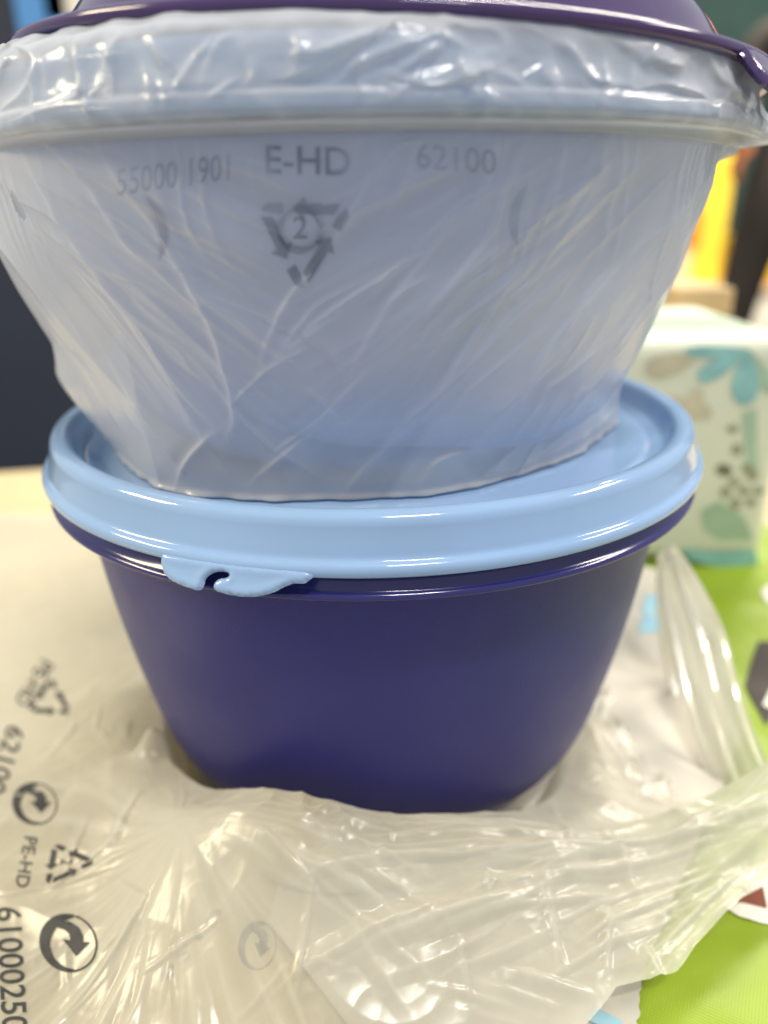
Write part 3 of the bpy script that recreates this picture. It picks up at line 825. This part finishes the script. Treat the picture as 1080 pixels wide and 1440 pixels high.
for k in range(60):         # folds along the band to the right, drawn together at its end
    x = rgd.uniform(-.25, .75); y = rgd.uniform(-1.25, -.78); L_ = rgd.uniform(.25, .6)
    an = math.atan2(-.66 + rgd.normal(0, .06) - y, 1.35 - x)
    crease([(x, y), (x + math.cos(an) * L_ * .5, y + math.sin(an) * L_ * .5 + rgd.normal(0, .012)), (x + math.cos(an) * L_, y + math.sin(an) * L_)], rgd.uniform(.004, .013), rgd.uniform(.025, .06))
for k in range(110):        # stray crumple everywhere
    x = rgd.uniform(-1.2, 1.15); y = rgd.uniform(-1.3, .1); L_ = rgd.uniform(.06, .26); an = rgd.uniform(0, math.pi)
    crease([(x, y), (x + math.cos(an) * L_, y + math.sin(an) * L_)], rgd.uniform(.003, .010), rgd.uniform(.012, .035))
for k in range(30):         # long creases up the film on the right of the bowl
    x = rgd.uniform(.75, 1.1); y = rgd.uniform(-.55, -.1); L_ = rgd.uniform(.2, .5); an = math.radians(rgd.uniform(60, 105))
    crease([(x, y), (x + math.cos(an) * L_, y + math.sin(an) * L_)], rgd.uniform(.003, .009), rgd.uniform(.02, .04))
H *= 1 - .55 * sstep(.70, .85, XX) * sstep(-.64, -.48, YY)
Zb = -ZT + .018 + H
TH = .75 + .5 * perlin(XX * 1.6, YY * 1.6, 94) + .45 * ridged(PA / 8, PD, 95) * np.exp(-(PD / .7) ** 2) + .7 * np.exp(-(PD / .30) ** 2) + .5 * ridged(XX * 6 - YY * 2, YY * 6 + XX, 89) * cr * .4 + .5 * sstep(.97, .995, UU)
TH += .6 * np.exp(-((YY - yc + .05) / .14) ** 2) * sstep(0, .4, XX)
rm_ = sstep(.70, .85, XX) * sstep(-.64, -.48, YY)
TH += .55 * CR
TH *= 1 - .5 * rm_
TH *= 1 - .62 * dA(-90, 26) * np.exp(-((RR - .90) / .11) ** 2)
TH = np.clip(TH, .3, 3)
n0, n1 = XX.shape
Fb = [(i * n1 + k, i * n1 + k + 1, (i + 1) * n1 + k + 1, (i + 1) * n1 + k) for i in range(n0 - 1) for k in range(n1 - 1)]
Vb = np.stack([XX.ravel(), YY.ravel(), Zb.ravel()], 1)
cb = empty('plastic_bag')
tag(cb, 'crumpled clear printed bag lying round the foot of the lower bowl', 'plastic bag')
mesh_obj('film', Vb, Fb, M['bagfilm'], cb, True, TH.ravel())
bvh_bag = BVHTree.FromPolygons([tuple(v) for v in Vb], Fb)

# the bag's handle standing up beside the bowl at the right
def strip(Lp, Rp, seed, amp, nl=160, nw=70, layers=1.0):
    Ls = np.array([tuple(p) for p in Lp]); Rs = np.array([tuple(p) for p in Rp])
    s = np.linspace(0, 1, nl)
    def spl(P):
        k = np.linspace(0, 1, len(P)); sp = np.array(smooth_poly([tuple(p) for p in P], 12)); kk = np.linspace(0, 1, len(sp))
        return np.stack([np.interp(s, kk, sp[:, j]) for j in range(3)], 1)
    A, B = spl(Ls), spl(Rs)
    w = np.linspace(0, 1, nw)
    Vs = A[:, None, :] * (1 - w[None, :, None]) + B[:, None, :] * w[None, :, None]
    sg, wg = np.meshgrid(s, w, indexing='ij')
    tr_ = lambda q: np.abs((q % 1) * 2 - 1)
    d = amp * (1.6 * tr_(wg * 2.3 + .35 * np.sin(sg * 2.5 + seed)) + 1.0 * tr_(wg * 4.1 - sg * .6 + .3 * perlin(wg * 2, sg * 3, seed)) + .35 * tr_(wg * 3 + sg * 5 + perlin(wg * 3, sg * 4, seed + 1)) * sstep(0, .3, perlin(wg * 3, sg * 5, seed + 2)))
    Vs[..., 1] -= d; Vs[..., 0] += d * .25
    th = (.75 + .5 * ridged(wg * 3.2 + sg * .6, sg * 1.1, seed) + 1.2 * np.exp(-((1 - wg) / .03) ** 2) + 1.2 * np.exp(-(wg / .03) ** 2) + .5 * sstep(.25, .0, sg)) * layers
    Fs = [(i * nw + k, i * nw + k + 1, (i + 1) * nw + k + 1, (i + 1) * nw + k) for i in range(nl - 1) for k in range(nw - 1)]
    return mesh_obj('handle_film', Vs.reshape(-1, 3), Fs, M['bagfilm'], cb, True, th.ravel())
L1 = [at_y(925, 772, .22), at_y(922, 830, .15), at_y(938, 900, .02), at_y(962, 1000, -.20), at_y(990, 1090, -.40), at_y(1018, 1200, -.60)]
R1 = [at_y(945, 765, .22), at_y(972, 805, .12), at_y(1012, 880, .0), at_y(1036, 960, -.20), at_y(1064, 1040, -.38), at_y(1110, 1140, -.58)]
strip(L1, R1, 5, .014, layers=2.3)
L2 = [at_y(921, 780, .30), at_y(919, 860, .22), at_y(932, 940, .10), at_y(955, 1040, -.14), at_y(985, 1150, -.42), at_y(1003, 1205, -.56)]
R2_ = [at_y(940, 775, .30), at_y(945, 860, .20), at_y(968, 950, .10), at_y(1000, 1050, -.14), at_y(1030, 1130, -.38), at_y(1050, 1190, -.54)]
strip(L2, R2_, 9, .010, layers=2.3)

# printing on the clear bag, read from top to bottom
PB = M['print']
def bag_text(s, org, ea, eb, bold=.015):
    a, f = text_mesh(s, bold); place_print('printed_lettering', a, f, org, ea, eb, bvh_bag, PB, cb, .003)
def bag_mark(polys, org, ea, eb):
    a, f = poly_mesh(polys, .16); place_print('printed_mark', a, f, org, ea, eb, bvh_bag, PB, cb, .003)
bag_text('61000250', (14, 1362), (2.5, 44), (50, -3), .012)
bag_text('62100', (6, 1068), (-13, 38), (36, 10), .012)
bag_text('PE-HD', (36, 1212), (-5, 26), (26, 3), .01)
bag_text('PE-HD', (47, 960), (-14, 22), (26, 14), .01)
bag_mark(two_arrow_circle(), (96, 1326), (41, 5), (2, -41))
bag_mark(two_arrow_circle(), (49, 1130), (32, 2), (1, -30))
bag_mark(chasing_triangle(), (92, 1214), (-6, 30), (38, -2))
bag_mark(chasing_triangle(), (70, 985), (-17, 24), (27, 16))
bag_text('2', (92, 1212), (-4, 18), (22, 0), .01)
a, f = poly_mesh(two_arrow_circle(), .16); place_print('printed_mark', a, f, (362, 1330), (26, 8), (8, -34), bvh_bag, PB, cb, -.02)
a, f = text_mesh('6210', .01); place_print('printed_lettering', a, f, (268, 1330), (42, -52), (16, 14), bvh_bag, PB, cb, -.02)

# ------------------------------------------------------------------ tissue box behind, at the right
TEAL = matte('teal_print', (0.27, 0.54, 0.54), 0.6, .25, 60); TAN = matte('taupe_print', (0.58, 0.53, 0.38), 0.6, .2, 60)
OLIVE = matte('dark_olive_print', (0.34, 0.34, 0.22), 0.6, .3, 80); PALE = matte('pale_teal_print', (0.38, 0.52, 0.38), 0.65, .25, 30)
CREAM = matte('cream_carton', (0.68, 0.70, 0.56), 0.5, .12, 12)
tb = empty('tissue_box'); tag(tb, 'cream carton with teal flower print standing on the green bag', 'box')
yF = 1.25; bz0 = -ZT + .055; bz1 = .10
bxr = at_y(1068, 800, yF).x
box('carton', .95, bxr, yF, yF + 1.25, bz0, bz1, CREAM, tb, .07)
def face_pts(pts): return [(at_y(px, py, yF).x, at_y(px, py, yF).z) for px, py in pts]
def face_print(name, pts, mat, off=.004):
    P = face_pts(pts); n = len(P)
    V = [(x, yF - off, z) for x, z in P]
    mesh_obj(name, V, [tuple(range(n))[::-1]], mat, tb, False)
def petal(c, a, l, w):
    ca, sa = math.cos(a), math.sin(a); out = []
    for k in range(20):
        t = 2 * math.pi * k / 20
        x = l * .5 * (1 - math.cos(t)); y = w * math.sin(t) * (.35 + .65 * (x / l)) 
        out.append((c[0] + x * ca - y * sa, c[1] + x * sa + y * ca))
    return out
fc = (1052, 492)
for a, l, w, m in ((95, 78, 26, TEAL), (150, 82, 17, TEAL), (60, 70, 16, PALE), (178, 90, 12, TEAL)):
    face_print('printed_petal', petal(fc, math.radians(a), l, w), m, .004 + .001 * (a / 60))
for c, a, l, w in (((935, 560), 20, 70, 18), ((985, 500), 165, 80, 22), ((960, 590), -60, 50, 14)):
    face_print('printed_petal', petal(c, math.radians(a), l, w), TAN, .0035 + .0004 * abs(a) / 20)
for k, (x, y) in enumerate(((1030, 603), (1036, 632), (1050, 658), (1022, 662), (1032, 678), (1058, 668), (1046, 690), (1020, 692), (1066, 690), (1034, 708), (1056, 706), (1014, 660))):
    face_print('printed_berry', [(x + 8.5 * math.cos(q * .785 + k), y + 8 * math.sin(q * .785 + k) * (.8 + .3 * (k % 2))) for q in range(8)], OLIVE, .0042)
face_print('printed_patch', [(1042, 580), (1064, 574), (1066, 668), (1050, 655), (1046, 620)], PALE, .003)
face_print('printed_patch', [(985, 718), (1010, 705), (1045, 725), (1060, 760), (1010, 758), (990, 745)], PALE, .0031)
face_print('printed_patch', [(962, 770), (1000, 776), (1062, 772), (1066, 792), (1058, 799), (1010, 797), (965, 786)], TEAL, .0033)
# printed band on the carton's top
V = [(1.35, yF + .35, bz1 + .004), (bxr - .1, yF + .3, bz1 + .004), (bxr - .1, yF + .75, bz1 + .004), (1.5, yF + .8, bz1 + .004)]
mesh_obj('printed_patch', V, [(0, 1, 2, 3)], PALE, tb, False)

KRAFT = matte('tan_carton', (0.60, 0.44, 0.22), 0.7, .2, 20); DKB = matte('dark_brown_tape', (0.28, 0.18, 0.08), 0.6)
kb = empty('carton'); tag(kb, 'low tan carton behind the flower printed box', 'box')
yk = 3.05
a0 = at_y(945, 470, yk); a1 = at_y(1035, 405, yk)
box('carton_body', a0.x, a1.x, yk, yk + .9, -ZT + .002, a1.z, KRAFT, kb, .02)
b0 = at_y(942, 452, yk); b1 = at_y(1030, 441, yk)
box('tape', b0.x, b1.x, yk - .012, yk, b0.z, b1.z, DKB, kb)

# ------------------------------------------------------------------ far background: shelf, yellow packs, person, panels
yb = 33.0
YEL = matte('yellow_pack', (0.95, 0.66, 0.05), 0.5, .1, 6); PEACH = matte('peach_panel', (0.85, 0.60, 0.36), 0.6, .1, 6)
ORG = matte('orange_print', (0.80, 0.28, 0.03), 0.6); WHITE = matte('white_panel', (0.85, 0.80, 0.68), 0.6, .06, 4)
def far_box(px0, py0, px1, py1, y, depth, z0=None):
    a = at_y(px0, py1, y); c = at_y(px1, py0, y)
    return a.x, c.x, y, y + depth, (a.z if z0 is None else z0), c.z
sh = empty('display_counter'); tag(sh, 'white counter in the blurred background at the right', 'counter')
x0, x1, y0, y1, z0, z1 = far_box(880, 405, 1150, 440, yb, 6)
ctop = at_y(985, 402, yb).z
box('counter_body', x0, x1 + 6, yb, yb + 6, FLOOR, ctop - .35, WHITE, sh, .1)
box('counter_top', x0 - .1, x1 + 6.1, yb - .15, yb + 6, ctop - .348, ctop, PEACH, sh, .05)
yp = yb + .8
for i, (q, lab) in enumerate((((972, 215, 1040, 404), 'tall yellow pack with peach side on the far counter'), ((1046, 330, 1130, 404), 'yellow pack at the right frame edge beyond the dark trousers'))):
    r = empty('yellow_pack'); tag(r, lab, 'pack', 'yellow packs on the far counter')
    x0, x1, y0, y1, z0, z1 = far_box(*q, yp, 3)
    box('pack_body', x0, x1, yp, yp + 3, ctop + .004, z1, YEL, r, .25)
    if i == 0:
        w = x1 - x0
        box('side_panel', x0 - 1.0 * w, x0 - .01, yp + .2, yp + 2.6, ctop + .004, z1 - .2, PEACH, r, .1)
        hx = x0 - .1 * w
        box('printed_patch', x0 - .30 * w, x0 + .12 * w, yp - .05, yp - .01, z1 - 3.6, z1 - 2.2, ORG, r, .02)
        box('printed_patch', x0 - .8 * w, x0 - .1 * w, yp + .1, yp + .19, ctop + 1.8, ctop + 2.6, ORG, r, .02)

# dark partition at the left with a blue and a white board
NAVY = matte('navy_board', (0.017, 0.026, 0.050), 0.6, .2, 3); BLUE = matte('blue_board', (0.06, 0.28, 0.66), 0.5, .1, 3)
yn = 17.0
pn = empty('partition_board'); tag(pn, 'dark navy partition behind the table at the left', 'partition')
x0, x1, y0, y1, z0, z1 = far_box(-420, -260, 480, 700, yn, .6)
box('board', x0, x1, yn, yn + .5, FLOOR + .5, z1, NAVY, pn, .05)
for fx in (x0 + 1, x1 - 1): box('foot', fx - .3, fx + .3, yn - 1.5, yn + 2, FLOOR, FLOOR + .498, M['leg'], pn, .05)
def hanging(name, q, lab, cat, mat):
    x0, x1, y0, y1, z0, z1 = far_box(*q, yn - .35, .3)
    o = box(name, x0, x1, yn - .33, yn - .03, z0, z1, mat, None, .04); tag(o, lab, cat)
hanging('banner', (27, -220, 61, 56), 'blue banner on the dark partition, beside the purple lid', 'banner', BLUE)
hanging('poster', (63, -220, 150, 30), 'white poster on the dark partition, behind the purple lid', 'poster', WHITE)

# person in dark clothes, standing behind the table, only thigh and hand in view
def skin_body(name, joints, edges, mat, parent=None, sub=2):
    me = bpy.data.meshes.new(name)
    me.from_pydata([wpt(j[0]) for j in joints], edges, [])
    me.materials.append(mat)
    o = bpy.data.objects.new(name, me); COL.objects.link(o)
    if parent: o.parent = parent
    sk = o.modifiers.new('skin', 'SKIN')
    for i, j in enumerate(joints):
        me.skin_vertices[0].data[i].radius = (j[1] * S, j[1] * S if len(j) < 3 else j[2] * S)
    me.skin_vertices[0].data[0].use_root = True
    sk.use_smooth_shade = True
    s_ = o.modifiers.new('sub', 'SUBSURF'); s_.levels = sub; s_.render_levels = sub
    return o
pr = empty('person'); tag(pr, 'person in dark clothes standing behind the table, hand beside the thigh', 'person')
yq = 24.0
lg = at_y(1070, 300, yq); kx = at_y(1026, 420, yq).x; zf = FLOOR
CLOTH = matte('dark_cloth', (0.022, 0.016, 0.012), .85, .25, 6); SKIN = matte('brown_skin', (0.36, 0.12, 0.04), .5, .1, 20)
hx = lg.x
ph_ = hx + .9
eye = lg.z
J = [((ph_, yq, eye + .9), 1.25, 1.0), ((hx + .05, yq, eye - .3), .92), ((hx - .22, yq - .05, eye - 2.0), .72), ((hx - .50, yq, eye - 4.0), .64), ((hx - .5, yq, zf + .5), .45), ((hx - .5, yq - 1.3, zf + .35), .35),
     ((ph_ + .95, yq, eye - .3), .92), ((ph_ + .95, yq - .05, eye - 2.4), .68), ((ph_ + .9, yq + .1, eye - 4.4), .6), ((ph_ + .9, yq, zf + .5), .45), ((ph_ + .9, yq - 1.3, zf + .35), .35),
     ((ph_, yq, eye + 2.4), 1.2, .95), ((ph_, yq, eye + 4.2), 1.5, 1.0), ((ph_, yq, eye + 5.0), 1.2, .8), ((ph_, yq, eye + 5.6), .5),
     ((ph_ - 1.75, yq, eye + 4.9), .55), ((ph_ - 2.05, yq, eye + 3.3), .45),
     ((ph_ + 1.75, yq, eye + 4.9), .55), ((ph_ + 2.05, yq, eye + 3.3), .45), ((ph_ + 2.1, yq - .3, eye + 1.2), .36)]
E_ = [(0, 1), (1, 2), (2, 3), (3, 4), (4, 5), (0, 6), (6, 7), (7, 8), (8, 9), (9, 10), (0, 11), (11, 12), (12, 13), (13, 14), (13, 15), (15, 16), (13, 17), (17, 18), (18, 19)]
skin_body('clothing', J, E_, CLOTH, pr)
# bare forearm and hand with five fingers
w0 = at_y(1052, 175, yq - .9); h0 = at_y(1046, 205, yq - .9); f0 = at_y(1034, 228, yq - .9)
ax, az = ph_ - 2.05, eye + 3.3
HJ = [((ax, yq, az), .36), ((w0.x + .02, w0.y + .3, w0.z + .55), .27), ((w0.x, w0.y, w0.z), .22, .28), ((h0.x, h0.y, h0.z), .20, .38)]
HE = [(0, 1), (1, 2), (2, 3)]
for k in range(4):
    b0_ = len(HJ); off = -.30 + .2 * k; ln = (.75, .88, .82, .62)[k]
    HJ += [((h0.x - .06, h0.y + off, h0.z - .28), .095), ((h0.x - .16, h0.y + off, h0.z - .28 - ln * .45), .088), ((h0.x - .10, h0.y + off * .9, h0.z - .28 - ln * .9), .07)]
    HE += [(3, b0_), (b0_, b0_ + 1), (b0_ + 1, b0_ + 2)]
b0_ = len(HJ)
HJ += [((w0.x + .02, w0.y - .38, h0.z + .05), .11), ((w0.x - .06, w0.y - .50, h0.z - .35), .085)]
HE += [(2, b0_), (b0_, b0_ + 1)]
skin_body('arm', HJ, HE, SKIN, pr)
hd = []
bm = bmesh.new(); bmesh.ops.create_uvsphere(bm, u_segments=24, v_segments=18, radius=1.0)
for v in bm.verts:
    c = v.co; v.co = Vector((c.x * .78, c.y * .95 - (.12 if c.z < 0 and c.y < 0 else 0) - (.18 * math.exp(-((c.x / .15) ** 2 + ((c.z + .05) / .2) ** 2)) if c.y < 0 else 0), c.z * 1.15 * (1 if c.z > 0 else 1.0)))
    v.co += Vector((ph_, yq, eye + 6.9))
bm.verts.index_update()
mesh_obj('head', [v.co[:] for v in bm.verts], [[v.index for v in f.verts] for f in bm.faces], SKIN, pr); bm.free()
